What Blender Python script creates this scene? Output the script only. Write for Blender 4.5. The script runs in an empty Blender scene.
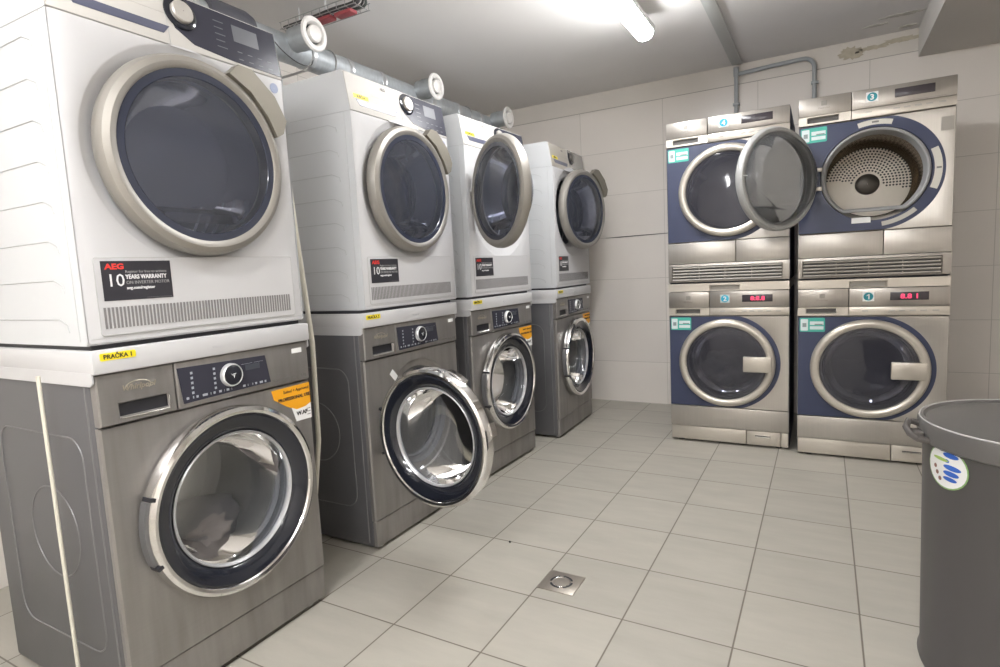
import bpy, bmesh, math, random
from mathutils import Matrix, Vector
random.seed(7)
S = bpy.context.scene
C = S.collection
PI = math.pi

# ------------------------------------------------------------------ camera
CAM = Vector((1.3866, -0.5658, 1.0256))
yaw, pitch, roll = 0.5127, -0.109, -0.0505
fw = Vector((-math.sin(yaw)*math.cos(pitch), math.cos(yaw)*math.cos(pitch), math.sin(pitch)))
r0 = Vector((math.cos(yaw), math.sin(yaw), 0)); u0 = r0.cross(fw)
rr = math.cos(roll)*r0 + math.sin(roll)*u0
uu = -math.sin(roll)*r0 + math.cos(roll)*u0
cd = bpy.data.cameras.new('camera'); cam = bpy.data.objects.new('camera', cd); C.objects.link(cam)
cam.matrix_world = Matrix(((rr.x, uu.x, -fw.x, CAM.x), (rr.y, uu.y, -fw.y, CAM.y), (rr.z, uu.z, -fw.z, CAM.z), (0, 0, 0, 1)))
cd.sensor_width = 36; cd.lens = 578.69/1000*36; cd.clip_start = 0.02
S.camera = cam
# ------------------------------------------------------------------ light
LAMP = 25.0                       # strength of the fluorescent diffusers
W_ = bpy.data.worlds.new('world'); S.world = W_; W_.use_nodes = True
W_.node_tree.nodes['Background'].inputs[0].default_value = (0.75, 0.8, 0.9, 1)
W_.node_tree.nodes['Background'].inputs[1].default_value = 0.3
S.view_settings.view_transform = 'Standard'; S.view_settings.look = 'None'
S.view_settings.gamma = 1; S.view_settings.use_curve_mapping = False
S.view_settings.exposure = 1.95

# ------------------------------------------------------------------ materials
MATS = {}
def mat(name, col, rough=0.5, metal=0.0, emit=None, estr=0, coat=0, spec=0.5):
    if name in MATS: return MATS[name]
    m = bpy.data.materials.new(name); m.use_nodes = True
    b = m.node_tree.nodes['Principled BSDF']
    b.inputs['Base Color'].default_value = (*col, 1); b.inputs['Roughness'].default_value = rough
    b.inputs['Metallic'].default_value = metal; b.inputs['Coat Weight'].default_value = coat
    b.inputs['Specular IOR Level'].default_value = spec
    if emit: b.inputs['Emission Color'].default_value = (*emit, 1); b.inputs['Emission Strength'].default_value = estr
    MATS[name] = m; return m
def nd(m, t, **kw):
    n = m.node_tree.nodes.new(t)
    for k, v in kw.items(): setattr(n, k, v)
    return n
def brushed(name, col, rough, metal, sc=(2, 2, 220), amt=0.10, smear=0.0):
    m = mat(name, col, rough, metal); t = m.node_tree; b = t.nodes['Principled BSDF']
    tc = nd(m, 'ShaderNodeTexCoord'); mp = nd(m, 'ShaderNodeMapping'); mp.inputs['Scale'].default_value = sc
    no = nd(m, 'ShaderNodeTexNoise'); no.inputs['Scale'].default_value = 1; no.inputs['Detail'].default_value = 3
    t.links.new(tc.outputs['Object'], mp.inputs[0]); t.links.new(mp.outputs[0], no.inputs['Vector'])
    mr = nd(m, 'ShaderNodeMapRange'); mr.inputs['To Min'].default_value = 1-amt; mr.inputs['To Max'].default_value = 1+amt
    t.links.new(no.outputs['Fac'], mr.inputs['Value'])
    mx = nd(m, 'ShaderNodeVectorMath', operation='SCALE'); mx.inputs[0].default_value = col
    if smear:      # blotchy dried-water runs
        mp2 = nd(m, 'ShaderNodeMapping'); mp2.inputs['Scale'].default_value = (26, 6, 3.5)
        n2 = nd(m, 'ShaderNodeTexNoise'); n2.inputs['Scale'].default_value = 1; n2.inputs['Detail'].default_value = 4
        t.links.new(tc.outputs['Object'], mp2.inputs[0]); t.links.new(mp2.outputs[0], n2.inputs['Vector'])
        m2 = nd(m, 'ShaderNodeMapRange'); m2.inputs['From Min'].default_value = .35; m2.inputs['From Max'].default_value = .7
        m2.inputs['To Min'].default_value = 1+smear*.4; m2.inputs['To Max'].default_value = 1-smear
        t.links.new(n2.outputs['Fac'], m2.inputs['Value'])
        mm = nd(m, 'ShaderNodeMath', operation='MULTIPLY')
        t.links.new(mr.outputs[0], mm.inputs[0]); t.links.new(m2.outputs[0], mm.inputs[1]); t.links.new(mm.outputs[0], mx.inputs['Scale'])
    else: t.links.new(mr.outputs[0], mx.inputs['Scale'])
    t.links.new(mx.outputs[0], b.inputs['Base Color'])
    rm = nd(m, 'ShaderNodeMapRange'); rm.inputs['To Min'].default_value = rough-.06; rm.inputs['To Max'].default_value = rough+.08
    t.links.new(no.outputs['Fac'], rm.inputs['Value']); t.links.new(rm.outputs[0], b.inputs['Roughness'])
    return m
def glass(name, tint, rough=0.03, body=(0, 0, 0), bodyfac=0.0, ior=1.5):
    """see-through sheet: tinted transmission, a little body colour, fresnel gloss"""
    if name in MATS: return MATS[name]
    m = bpy.data.materials.new(name); m.use_nodes = True; t = m.node_tree; t.nodes.clear()
    o = nd(m, 'ShaderNodeOutputMaterial'); tr = nd(m, 'ShaderNodeBsdfTransparent'); tr.inputs[0].default_value = (*tint, 1)
    df = nd(m, 'ShaderNodeBsdfDiffuse'); df.inputs[0].default_value = (*body, 1)
    gl = nd(m, 'ShaderNodeBsdfGlossy'); gl.inputs['Roughness'].default_value = rough
    fr = nd(m, 'ShaderNodeFresnel'); fr.inputs[0].default_value = ior
    a = nd(m, 'ShaderNodeMixShader'); a.inputs[0].default_value = bodyfac
    b = nd(m, 'ShaderNodeMixShader')
    t.links.new(tr.outputs[0], a.inputs[1]); t.links.new(df.outputs[0], a.inputs[2])
    t.links.new(fr.outputs[0], b.inputs[0]); t.links.new(a.outputs[0], b.inputs[1]); t.links.new(gl.outputs[0], b.inputs[2])
    t.links.new(b.outputs[0], o.inputs[0]); MATS[name] = m; return m

def tiles(name, col, grout, size, org, gw, axes, var=0.03, rough=0.35, stain=0.05, bump=0.15, stagger=0, shift_uv=False):
    """rectangular tiles in world space on the plane of the two axes"""
    m = bpy.data.materials.new(name); m.use_nodes = True; t = m.node_tree; b = t.nodes['Principled BSDF']
    g = nd(m, 'ShaderNodeNewGeometry'); sp = nd(m, 'ShaderNodeSeparateXYZ'); t.links.new(g.outputs['Position'], sp.inputs[0])
    def M(op, a, bb=None):
        n = nd(m, 'ShaderNodeMath', operation=op)
        for i, v in enumerate((a, bb)):
            if v is None: continue
            if isinstance(v, (int, float)): n.inputs[i].default_value = v
            else: t.links.new(v, n.inputs[i])
        return n.outputs[0]
    ds, cells = [], []
    for k in (0, 1):
        u = M('DIVIDE', M('SUBTRACT', sp.outputs[axes[k]], org[k]), size[k])
        cells.append(M('FLOOR', u)); f = M('FRACT', u)
        ds.append(M('MULTIPLY', M('MINIMUM', f, M('SUBTRACT', 1.0, f)), size[k]))
    d = M('MINIMUM', ds[0], ds[1])
    mr = nd(m, 'ShaderNodeMapRange'); mr.inputs['From Min'].default_value = gw*.6; mr.inputs['From Max'].default_value = gw*1.3
    t.links.new(d, mr.inputs['Value'])
    cb = nd(m, 'ShaderNodeCombineXYZ'); t.links.new(cells[0], cb.inputs[0]); t.links.new(cells[1], cb.inputs[1])
    wn = nd(m, 'ShaderNodeTexWhiteNoise'); t.links.new(cb.outputs[0], wn.inputs['Vector'])
    mp = nd(m, 'ShaderNodeMapping'); mp.inputs['Scale'].default_value = (3, 11, 3) if axes == ('X', 'Y') else (2, 2, 2)
    no = nd(m, 'ShaderNodeTexNoise'); no.inputs['Scale'].default_value = 1.3; no.inputs['Detail'].default_value = 6; no.inputs['Roughness'].default_value = .6
    ad = nd(m, 'ShaderNodeVectorMath', operation='MULTIPLY_ADD'); ad.inputs[1].default_value = (7, 3, 5)
    t.links.new(cb.outputs[0], ad.inputs[0]); t.links.new(g.outputs['Position'], ad.inputs[2])
    t.links.new(ad.outputs[0], mp.inputs[0]); t.links.new(mp.outputs[0], no.inputs['Vector'])
    v = M('ADD', M('ADD', 1-var-stain, M('MULTIPLY', wn.outputs['Value'], 2*var)), M('MULTIPLY', no.outputs['Fac'], 2*stain))
    sc = nd(m, 'ShaderNodeVectorMath', operation='SCALE'); sc.inputs[0].default_value = col; t.links.new(v, sc.inputs['Scale'])
    mx = nd(m, 'ShaderNodeMix', data_type='RGBA'); mx.inputs[6].default_value = (*grout, 1)
    t.links.new(mr.outputs[0], mx.inputs[0]); t.links.new(sc.outputs[0], mx.inputs[7]); t.links.new(mx.outputs[2], b.inputs['Base Color'])
    b.inputs['Roughness'].default_value = rough
    bp = nd(m, 'ShaderNodeBump'); bp.inputs['Strength'].default_value = bump; bp.inputs['Distance'].default_value = .002
    t.links.new(mr.outputs[0], bp.inputs['Height']); t.links.new(bp.outputs[0], b.inputs['Normal'])
    return m
def plaster(name, col, rough=.9, var=.05, sc=3):
    m = mat(name, col, rough); t = m.node_tree; b = t.nodes['Principled BSDF']
    g = nd(m, 'ShaderNodeNewGeometry'); no = nd(m, 'ShaderNodeTexNoise'); no.inputs['Scale'].default_value = sc; no.inputs['Detail'].default_value = 6
    t.links.new(g.outputs['Position'], no.inputs['Vector'])
    mr = nd(m, 'ShaderNodeMapRange'); mr.inputs['To Min'].default_value = 1-var; mr.inputs['To Max'].default_value = 1+var
    t.links.new(no.outputs['Fac'], mr.inputs['Value'])
    s = nd(m, 'ShaderNodeVectorMath', operation='SCALE'); s.inputs[0].default_value = col
    t.links.new(mr.outputs[0], s.inputs['Scale']); t.links.new(s.outputs[0], b.inputs['Base Color'])
    return m

WHITE = mat('appliance_white', (.54, .535, .54), .4)
WHITE2 = mat('side_white', (.58, .59, .60), .5)
GROOVE = mat('groove', (.45, .45, .44), .6)
SEAM = mat('seam_dark', (.06, .06, .06), .7)
TITAN = brushed('titanium_grey', (.335, .315, .285), .44, .55, amt=.04)
TITAN_D = brushed('handle_taupe', (.26, .24, .20), .42, .5, amt=.04)
SILVER = brushed('champagne_silver', (.50, .47, .42), .33, .5, (3, 3, 150), .04)
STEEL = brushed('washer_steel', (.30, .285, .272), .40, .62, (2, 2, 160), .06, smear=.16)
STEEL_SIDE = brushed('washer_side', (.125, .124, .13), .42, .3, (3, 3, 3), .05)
ESTEEL = brushed('steel_bright', (.47, .445, .41), .34, .75, (150, 2, 3), .07)
ESTEEL_D = brushed('steel_band', (.37, .345, .315), .30, .75, (150, 2, 3), .07)
ERING = brushed('ring_steel', (.58, .54, .48), .30, .6, amt=.03)
ESIDE = mat('side_slate', (.12, .125, .17), .5, .2)
NAVY = mat('navy', (.038, .048, .098), .38)
CHROME = mat('chrome', (.78, .77, .76), .10, 1.0)
BLACKG = mat('black_gloss', (.014, .016, .024), .12, 0, coat=.3)
PANELG = mat('panel_gloss', (.045, .045, .06), .22, 0, spec=.12)
DARKIN = mat('dark_plastic', (.02, .02, .025), .5)
RUBBER = mat('rubber', (.14, .14, .145), .6)
GASK = mat('gasket_grey', (.30, .30, .30), .5)
DRUM = brushed('drum_steel', (.40, .385, .37), .42, .8, (60, 60, 6), .08)
DRUM_B = brushed('drum_back', (.72, .68, .61), .45, .5, (30, 30, 30), .05)
GL_CLEAR = glass('glass_clear', (.80, .81, .82), .12, (.5, .51, .52), .12, 1.3)
GL_BOWL = glass('glass_bowl', (.72, .74, .78), .04, (.45, .47, .5), .10)
GL_BLUE = glass('glass_blue', (.72, .75, .86), .05, (.16, .17, .21), .25)
GL_IN = glass('bowl_blue', (.75, .78, .88), .10, (.55, .58, .68), .34)
GL_GREY = glass('glass_grey', (.40, .41, .46), .06, (.09, .09, .115), .35)
GL_DARK = glass('glass_dark', (.22, .23, .27), .05, (.05, .055, .07), .5)
YEL = mat('sticker_yellow', (.86, .70, .02), .5)
ORANGE = mat('sticker_orange', (.85, .38, .01), .5)
PAPER = mat('paper_white', (.80, .80, .79), .5)
INK = mat('ink_black', (.02, .02, .02), .6)
INKG = mat('ink_grey', (.20, .19, .18), .6)
TXTW = mat('print_white', (.75, .75, .75), .5)
TXTR = mat('print_red', (.75, .05, .04), .5)
TXTG = mat('print_grey', (.30, .30, .30), .5)
CARD = mat('sticker_dark', (.030, .029, .036), .4)
GOLD = mat('emblem_gold', (.46, .41, .33), .3, .7)
TEAL = mat('teal', (.01, .24, .29), .45)
CYAN = mat('sticker_cyan', (.02, .38, .55), .45)
MINT = mat('sticker_mint', (.06, .42, .34), .45)
RED_LED = mat('red_led', (.4, .02, .05), .4, emit=(1, .08, .2), estr=.28)
GREYP = mat('code_grey', (.25, .3, .3), .6)
GALV = brushed('galvanised', (.52, .55, .57), .46, .7, (30, 60, 30), .22)
FOOT = mat('foot', (.5, .5, .5), .5)

# ------------------------------------------------------------------ mesh builder
class MB:
    def __init__(s, T=None): s.v = []; s.f = []; s.T = T or Matrix.Identity(4)
    def add(s, vs, fs, T=None):
        n = len(s.v); M = s.T @ T if T else s.T
        s.v += [tuple(M @ Vector(v)) for v in vs]; s.f += [[i+n for i in f] for f in fs]; return s
    def box(s, x0, x1, y0, y1, z0, z1, bev=0.0, seg=2, openf=False, T=None):
        bm = bmesh.new(); bmesh.ops.create_cube(bm, size=1)
        for v in bm.verts: v.co = ((x0+x1)/2+v.co.x*(x1-x0), (y0+y1)/2+v.co.y*(y1-y0), (z0+z1)/2+v.co.z*(z1-z0))
        if bev: bmesh.ops.bevel(bm, geom=bm.edges[:], offset=bev, segments=seg, profile=.5, affect='EDGES')
        if openf: bmesh.ops.delete(bm, geom=[f for f in bm.faces if f.normal.y < -.9], context='FACES')
        bm.verts.ensure_lookup_table(); bm.faces.ensure_lookup_table()
        s.add([v.co[:] for v in bm.verts], [[v.index for v in f.verts] for f in bm.faces], T); bm.free(); return s
    def lathe(s, prof, cx=0, cz=0, n=64, a0=0, a1=2*PI, T=None, sx=1, sz=1):
        """profile (r, y) turned about the y axis through (cx, cz)"""
        full = abs(a1-a0-2*PI) < 1e-6; k = n if full else n+1; vs = []; fs = []
        for (r, y) in prof:
            for i in range(k):
                a = a0+(a1-a0)*i/n; vs.append((cx+r*sx*math.cos(a), y, cz+r*sz*math.sin(a)))
        for j in range(len(prof)-1):
            for i in range(n):
                i2 = (i+1) % k if full else i+1
                fs.append([j*k+i, j*k+i2, (j+1)*k+i2, (j+1)*k+i])
        return s.add(vs, fs, T)
    def loft(s, levels, n=96, T=None):
        """levels: (fn(angle)->(x,z), y)"""
        vs = []; fs = []
        angs = sorted(set([2*PI*i/n for i in range(n)]))
        k = len(angs)
        for fn, y in levels:
            for a in angs: x, z = fn(a); vs.append((x, y, z))
        for j in range(len(levels)-1):
            for i in range(k): i2 = (i+1) % k; fs.append([j*k+i, j*k+i2, (j+1)*k+i2, (j+1)*k+i])
        return s.add(vs, fs, T)
    def prism(s, poly, d0, d1, axis='y', caps=(1, 1), skip=(), T=None):
        """poly in (x,z) extruded along y, or in (y,z) along x, or (x,y) along z"""
        n = len(poly)
        def P(p, d): return {'y': (p[0], d, p[1]), 'x': (d, p[0], p[1]), 'z': (p[0], p[1], d)}[axis]
        vs = [P(p, d0) for p in poly]+[P(p, d1) for p in poly]; fs = []
        if caps[0]: fs.append(list(range(n)))
        if caps[1]: fs.append(list(range(2*n-1, n-1, -1)))
        for i in range(n):
            if i in skip: continue
            j = (i+1) % n; fs.append([i, j, n+j, n+i])
        return s.add(vs, fs, T)
    def tube(s, pts, r, n=8, T=None, closed=False):
        pts = [Vector(p) for p in pts]; vs = []; fs = []; N = len(pts); prev = None
        for i, p in enumerate(pts):
            if closed: t = pts[(i+1) % N]-pts[i-1]
            else: t = pts[min(i+1, N-1)]-pts[max(i-1, 0)]
            t.normalize()
            if prev is None:
                a = Vector((0, 0, 1)) if abs(t.z) < .9 else Vector((1, 0, 0)); u = t.cross(a).normalized()
            else: u = (prev-t*prev.dot(t)).normalized()
            prev = u; w = t.cross(u)
            for k in range(n): a = 2*PI*k/n; vs.append(tuple(p+r*(math.cos(a)*u+math.sin(a)*w)))
        for i in range(N if closed else N-1):
            for k in range(n):
                k2 = (k+1) % n; j = (i+1) % N; fs.append([i*n+k, i*n+k2, j*n+k2, j*n+k])
        if not closed: fs.append(list(range(n))[::-1]); fs.append([(N-1)*n+k for k in range(n)])
        return s.add(vs, fs, T)
    def text(s, body, size, x, y, z, align='CENTER', shear=0, depth=.0004, bold=0, sx=1.0):
        """lettering facing -y, baseline at z"""
        cu = bpy.data.curves.new('t', 'FONT'); cu.body = body; cu.size = size; cu.align_x = align; cu.shear = shear
        cu.extrude = depth; cu.offset = bold; cu.resolution_u = 2
        o = bpy.data.objects.new('t', cu); C.objects.link(o); dg = bpy.context.evaluated_depsgraph_get()
        me = bpy.data.meshes.new_from_object(o.evaluated_get(dg))
        vs = [(x+v.co.x*sx, y-v.co.z, z+v.co.y) for v in me.vertices]; fs = [list(p.vertices) for p in me.polygons]
        bpy.data.objects.remove(o); bpy.data.curves.remove(cu); bpy.data.meshes.remove(me)
        return s.add(vs, fs)
    def obj(s, name, m, parent=None, label=None, smooth=True, ang=35, kind=None, origin=None):
        me = bpy.data.meshes.new(name)
        o0 = Vector(origin) if origin else Vector((0, 0, 0))
        me.from_pydata([tuple(Vector(v)-o0) for v in s.v], [], s.f)
        bm = bmesh.new(); bm.from_mesh(me); bmesh.ops.recalc_face_normals(bm, faces=bm.faces[:]); bm.to_mesh(me); bm.free()
        me.update()
        if smooth:
            for p in me.polygons: p.use_smooth = True
            me.set_sharp_from_angle(angle=math.radians(ang))
        me.materials.append(m)
        o = bpy.data.objects.new(name, me); C.objects.link(o)
        if parent: o.parent = parent
        o.location = o0
        if label: o['label'] = label
        if kind: o['kind'] = kind
        return o
def thing(name, label, cat, loc=(0, 0, 0), rz=0, group=None):
    o = bpy.data.objects.new(name, None); C.objects.link(o); o.empty_display_size = .1
    o.location = loc; o.rotation_euler = (0, 0, rz); o['label'] = label; o['category'] = cat
    if group: o['group'] = group
    return o
def tag(o, label, cat, group=None):
    o['label'] = label; o['category'] = cat
    if group: o['group'] = group
    return o
def circ(cx, cz, r): return lambda a: (cx+r*math.cos(a), cz+r*math.sin(a))
def rect(cx, cz, x0, x1, z0, z1):
    def f(a):
        c, s_ = math.cos(a), math.sin(a)
        # snap the rays nearest a corner onto it
        for X, Z in ((x0, z0), (x0, z1), (x1, z0), (x1, z1)):
            da = (math.atan2(Z-cz, X-cx)-a+PI) % (2*PI)-PI
            if abs(da) < PI/96+1e-6: return (X, Z)
        t = 1e9
        if c > 1e-9: t = min(t, (x1-cx)/c)
        if c < -1e-9: t = min(t, (x0-cx)/c)
        if s_ > 1e-9: t = min(t, (z1-cz)/s_)
        if s_ < -1e-9: t = min(t, (z0-cz)/s_)
        return (cx+t*c, cz+t*s_)
    return f
def rrect(x0, x1, z0, z1, r, n=6):
    P = []
    for cx, cz, a in ((x1-r, z1-r, 0), (x0+r, z1-r, PI/2), (x0+r, z0+r, PI), (x1-r, z0+r, 1.5*PI)):
        for i in range(n+1): t = a+PI/2*i/n; P.append((cx+r*math.cos(t), cz+r*math.sin(t)))
    return P
def sector(cx, cz, ra, rb, a0, a1, n=10):
    P = [(cx+rb*math.cos(a0+(a1-a0)*i/n), cz+rb*math.sin(a0+(a1-a0)*i/n)) for i in range(n+1)]
    return P+[(cx+ra*math.cos(a1-(a1-a0)*i/n), cz+ra*math.sin(a1-(a1-a0)*i/n)) for i in range(n+1)]

W = .597
# ================================================================== the room
X0, X1, Y0, Y1, H = -1.13, 2.75, -2.2, 3.595, 2.26
def struct(name, mb, m):
    o = mb.obj(name, m, smooth=False); o['kind'] = 'structure'; return o
FLOOR_M = tiles('floor_tile', (.395, .373, .323), (.14, .12, .095), (.3, .3), (.5843-3, .6634-3), .0023, ('X', 'Y'), .045, .42, .16)
WALL_M = tiles('wall_tile', (.76, .715, .665), (.55, .515, .47), (.6, .305), (-.19-6, -3.05), .0018, ('X', 'Z'), .012, .22, .02, .3)
WALL_L = tiles('wall_tile_side', (.76, .715, .665), (.55, .515, .47), (.6, .305), (-6, -3.05), .0018, ('Y', 'Z'), .012, .22, .02, .3)
PLAS = plaster('wall_plaster', (.68, .64, .585), .9, .06, 4)
CEIL = plaster('ceiling_paint', (.80, .78, .76), .9, .05, 2.2)
struct('floor', MB().box(X0-.1, X1+.1, Y0-.1, Y1+.1, -.1, 0), FLOOR_M)
struct('ceiling', MB().box(X0-.1, X1+.1, Y0-.1, Y1+.1, H, H+.1), CEIL)
struct('wall_back', MB().box(X0, X1, Y1, Y1+.1, 0, 2.135), WALL_M)
struct('trim_1', MB().box(X0, X1, Y1+.004, Y1+.1, 2.135, H), PLAS)
struct('trim_7', MB().box(X0, X1, Y1-.0006, Y1+.02, 2.1335, 2.1375), mat('tile_top_joint', (.36, .335, .30), .9))
struct('wall_left', MB().box(X0-.1, X0, Y0, Y1+.1, 0, H), WALL_L)
struct('wall_right', MB().box(X1, X1+.1, Y0, Y1+.1, 0, H), WALL_L)
struct('wall_front', MB().box(X0, X1, Y0-.1, Y0, 0, H), WALL_M)
struct('trim_2', MB().box(1.84, 2.22, Y0+.001, Y1-.001, 2.10, H-.001), plaster('beam_paint', (.60, .575, .54), .85, .05, 3))
# lipping tile joint, its shadow put into the colour, and the flaked plaster
struct('trim_3', MB().prism([(-.02, 1.2185), (.1, 1.2165), (.44, 1.2225), (.44, 1.2265), (.1, 1.224), (-.02, 1.221)], Y1-.003, Y1-.0002), mat('shadowed_joint', (.10, .095, .09), .9))
def flake(seed, cx, cz, rx, rz, n=34):
    rnd = random.Random(seed); P = []
    for i in range(n):
        a = 2*PI*i/n; k = 1+rnd.uniform(-.28, .22); P.append((cx+rx*k*math.cos(a), cz+rz*k*math.sin(a)))
    return P
m_ = MB().prism(flake(3, 1.515, 2.193, .062, .035), Y1+.001, Y1+.0039); m_.prism(flake(5, 1.62, 2.20, .075, .012), Y1+.001, Y1+.0039); m_.prism(flake(8, 1.76, 2.215, .10, .014), Y1+.001, Y1+.0039)
struct('trim_4', m_, plaster('bare_render', (.50, .45, .35), .95, .22, 40))
m_ = MB().prism(flake(11, 1.545, 2.19, .012, .006, 14), Y1+.0002, Y1+.0012)
struct('trim_5', m_, mat('plaster_hole', (.08, .07, .06), .9))
m_ = MB()
for sd, cx, cy, rx, ry in ((2, 1.62, 3.40, .05, .018), (4, 1.74, 3.31, .10, .02), (6, 1.78, 3.52, .04, .02)):
    m_.prism(flake(sd, cx, cy, rx, ry), H-.003, H-.0002, axis='z')
struct('trim_6', m_, plaster('ceiling_stain', (.56, .54, .50), .95, .25, 25))

# ------------------------------------------------------------------ lamps
def lamp(y0, y1, label, x=.565, k_=1.0):
    t = thing('ceiling_lamp', label, 'lamp', (x, (y0+y1)/2, H-.07), 0, 'fluorescent ceiling battens'); L = (y1-y0)/2
    MB().box(-.046, .046, -L-.006, L+.006, -.030, -.0006, .004).obj('housing', mat('lamp_housing', (.6, .62, .6), .4), t)
    for yy in (-L*.6, L*.6): MB().box(-.02, .02, yy-.012, yy+.012, -.0004, .0695, .002).obj('mounting_bracket', mat('lamp_housing', (.6, .62, .6), .4), t)
    P = [(-.042, -.028), (-.042, -.045), (-.033, -.062), (-.015, -.071), (.015, -.071), (.033, -.062), (.042, -.045), (.042, -.028)]
    n = 6; m = MB()
    lv = [(-L, .72), (-L+.008, .92), (-L+.02, 1), (L-.02, 1), (L-.008, .92), (L, .72)]
    vs = []; fs = []; k = len(P)
    for yy, s in lv:
        for (a, b) in P: vs.append((a*s, yy, -.028+(b+.028)*s))
    for j in range(len(lv)-1):
        for i in range(k-1): fs.append([j*k+i, j*k+i+1, (j+1)*k+i+1, (j+1)*k+i])
    fs.append(list(range(k))[::-1]); fs.append([(len(lv)-1)*k+i for i in range(k)])
    m.add(vs, fs).obj('diffuser', mat('diffuser' if k_ == 1 else 'diffuser_dimmer', (.9, .9, .9), .5, emit=(.985, .99, 1), estr=LAMP*k_), t)
lamp(1.25, 2.46, 'lit white fluorescent batten lamp on the ceiling', .600, .78)
lamp(-1.55, -.31, 'added fill lamp, a lit white batten on the ceiling behind the viewer')  # unseen batten added for soft ambient light
lamp(-1.55, -.31, 'added fill lamp, a lit white batten behind the viewer, on the right', 2.1)  # unseen batten added to even out the room light
lamp(-1.9, -.75, 'added fill lamp, a lit white batten right above and behind the viewer', 1.33)  # unseen batten added so ambient light outweighs the visible lamp's glow
lamp(.5, 1.74, 'added fill lamp, a lit white batten out of view above the right side of the floor', 2.1)  # unseen batten added to brighten the back wall

# ------------------------------------------------------------------ conduits and trunking
PIPE = mat('conduit_grey', (.36, .38, .39), .45)
o = MB().box(.862, .925, 1.2, 3.56, H-.014, H-.0004, .003).obj('cable_trunking', mat('trunking', (.54, .55, .53), .5))
tag(o, 'flat pale cable trunking running along the ceiling towards the back wall', 'trunking')
def arc3(c, r, a0, a1, n, y): return [(c[0]+r*math.cos(a0+(a1-a0)*i/n), y, c[1]+r*math.sin(a0+(a1-a0)*i/n)) for i in range(n+1)]
t = thing('conduit_pipe', 'straight grey conduit dropping down the back wall behind the dryer numbered 4', 'pipe', (.885, 3.571, 0))
MB().tube([(0, 0, .9), (0, 0, 2.18)], .0125, 14).tube([(0, 0, 2.18), (0, -.003, 2.235)], .0165, 14).obj('tube', PIPE, t)
m = MB()
for z in (1.35, 2.0): m.box(-.02, .02, -.014, .021, z, z+.014, .002)
m.obj('clip', PIPE, t)
t = thing('conduit_pipe', 'grey conduit along the top of the back wall, bending down by the dryer numbered 3', 'pipe', (0, 3.574, 0))
zz = 2.203
MB().tube([(.90, 0, zz-.01), (1.1, 0, zz), (1.26, 0, zz+.004)]+arc3((1.265, zz-.056), .06, PI/2, 0, 8, 0)+[(1.326, 0, 2.0), (1.33, 0, .95)], .0125, 14).obj('tube', PIPE, t)
m = MB()
for z in (1.5, 2.05): m.box(1.308, 1.348, -.014, .018, z, z+.014, .002)
m.obj('clip', PIPE, t)

# ------------------------------------------------------------------ floor drain and pebble
t = thing('floor_drain', 'square steel floor drain with a ring of slots set in the tiled floor', 'drain', (.647, 1.073, 0))
MB().box(-.062, .062, -.058, .058, .0002, .0035, .0012).obj('cover_plate', brushed('drain_steel', (.42, .38, .33), .35, .8, (80, 2, 2), .12), t)
m = MB()
for k in range(4):
    P = sector(0, 0, .031, .038, k*PI/2+.16+.35, k*PI/2+PI/2-.16+.35, 8); m.prism(P, .0036, .0042, axis='z')
m.obj('slot', DARKIN, t)
m = MB().tube([(.0285*math.cos(2*PI*i/32), .0285*math.sin(2*PI*i/32), .0038) for i in range(32)], .0010, 5, closed=True)
m.obj('strainer_rim', CHROME, t)
o = MB().lathe([(.001, -.003), (.0035, -.002), (.0045, 0), (.003, .002), (.001, .003)], n=9).obj('pebble', DARKIN)
o.location = (.36, 1.253, .0046); tag(o, 'tiny black pebble on the floor tiles near the open washer door', 'pebble')

# ================================================================== machines
def sticker_text(m_list, parent): pass
def feet(t, m, z=.012, d=.58):
    for x in (.05, W-.05):
        for y in (.04, d-.04):
            MB().add(*cyl(x, y, 0, z, .018)).obj('foot', m, t)
def cyl(x, y, z0, z1, r, n=16):
    vs = [(x+r*math.cos(2*PI*i/n), y+r*math.sin(2*PI*i/n), z) for z in (z0, z1) for i in range(n)]
    fs = [[i, (i+1) % n, n+(i+1) % n, n+i] for i in range(n)]+[list(range(n))[::-1], list(range(n, 2*n))]
    return vs, fs
def drum(t, cx, cz, r_in, r, y0, y1, m, nfin=3, rb=None, a_off=.4):
    rb = rb or r
    d = MB().lathe([(r_in, y0), (r_in+.012, y0+.004), (r, y0+.02), (rb, y1-.03), (rb-.03, y1), (0.001, y1)], cx, cz, 72).obj('drum', m, t)
    for k in range(nfin):
        a = a_off+2*PI*k/nfin; T = Matrix.Translation((cx, 0, cz)) @ Matrix.Rotation(-a, 4, 'Y')
        MB().box(min(r, rb)-.055, min(r, rb)+.005, y0+.05, y1-.04, -.018, .018, .014, 3, T=T).obj('drum_paddle', m, d)
    return d
def crumple(name, loc, sc, m, seed):
    bm = bmesh.new(); bmesh.ops.create_icosphere(bm, subdivisions=4, radius=1)
    from mathutils import noise
    for v in bm.verts:
        p = v.co.copy(); n = noise.ridged_multi_fractal if False else None
        k = 1+.35*noise.noise(p*1.7+Vector((seed, 0, 0)))+.22*abs(noise.noise(p*4+Vector((0, seed, 0))))+.08*noise.noise(p*9)
        v.co = Vector((p.x*sc[0], p.y*sc[1], p.z*sc[2]))*k
    me = bpy.data.meshes.new(name); bm.to_mesh(me); bm.free()
    for p in me.polygons: p.use_smooth = True
    me.materials.append(m); o = bpy.data.objects.new(name, me); C.objects.link(o); o.location = loc; return o

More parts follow.
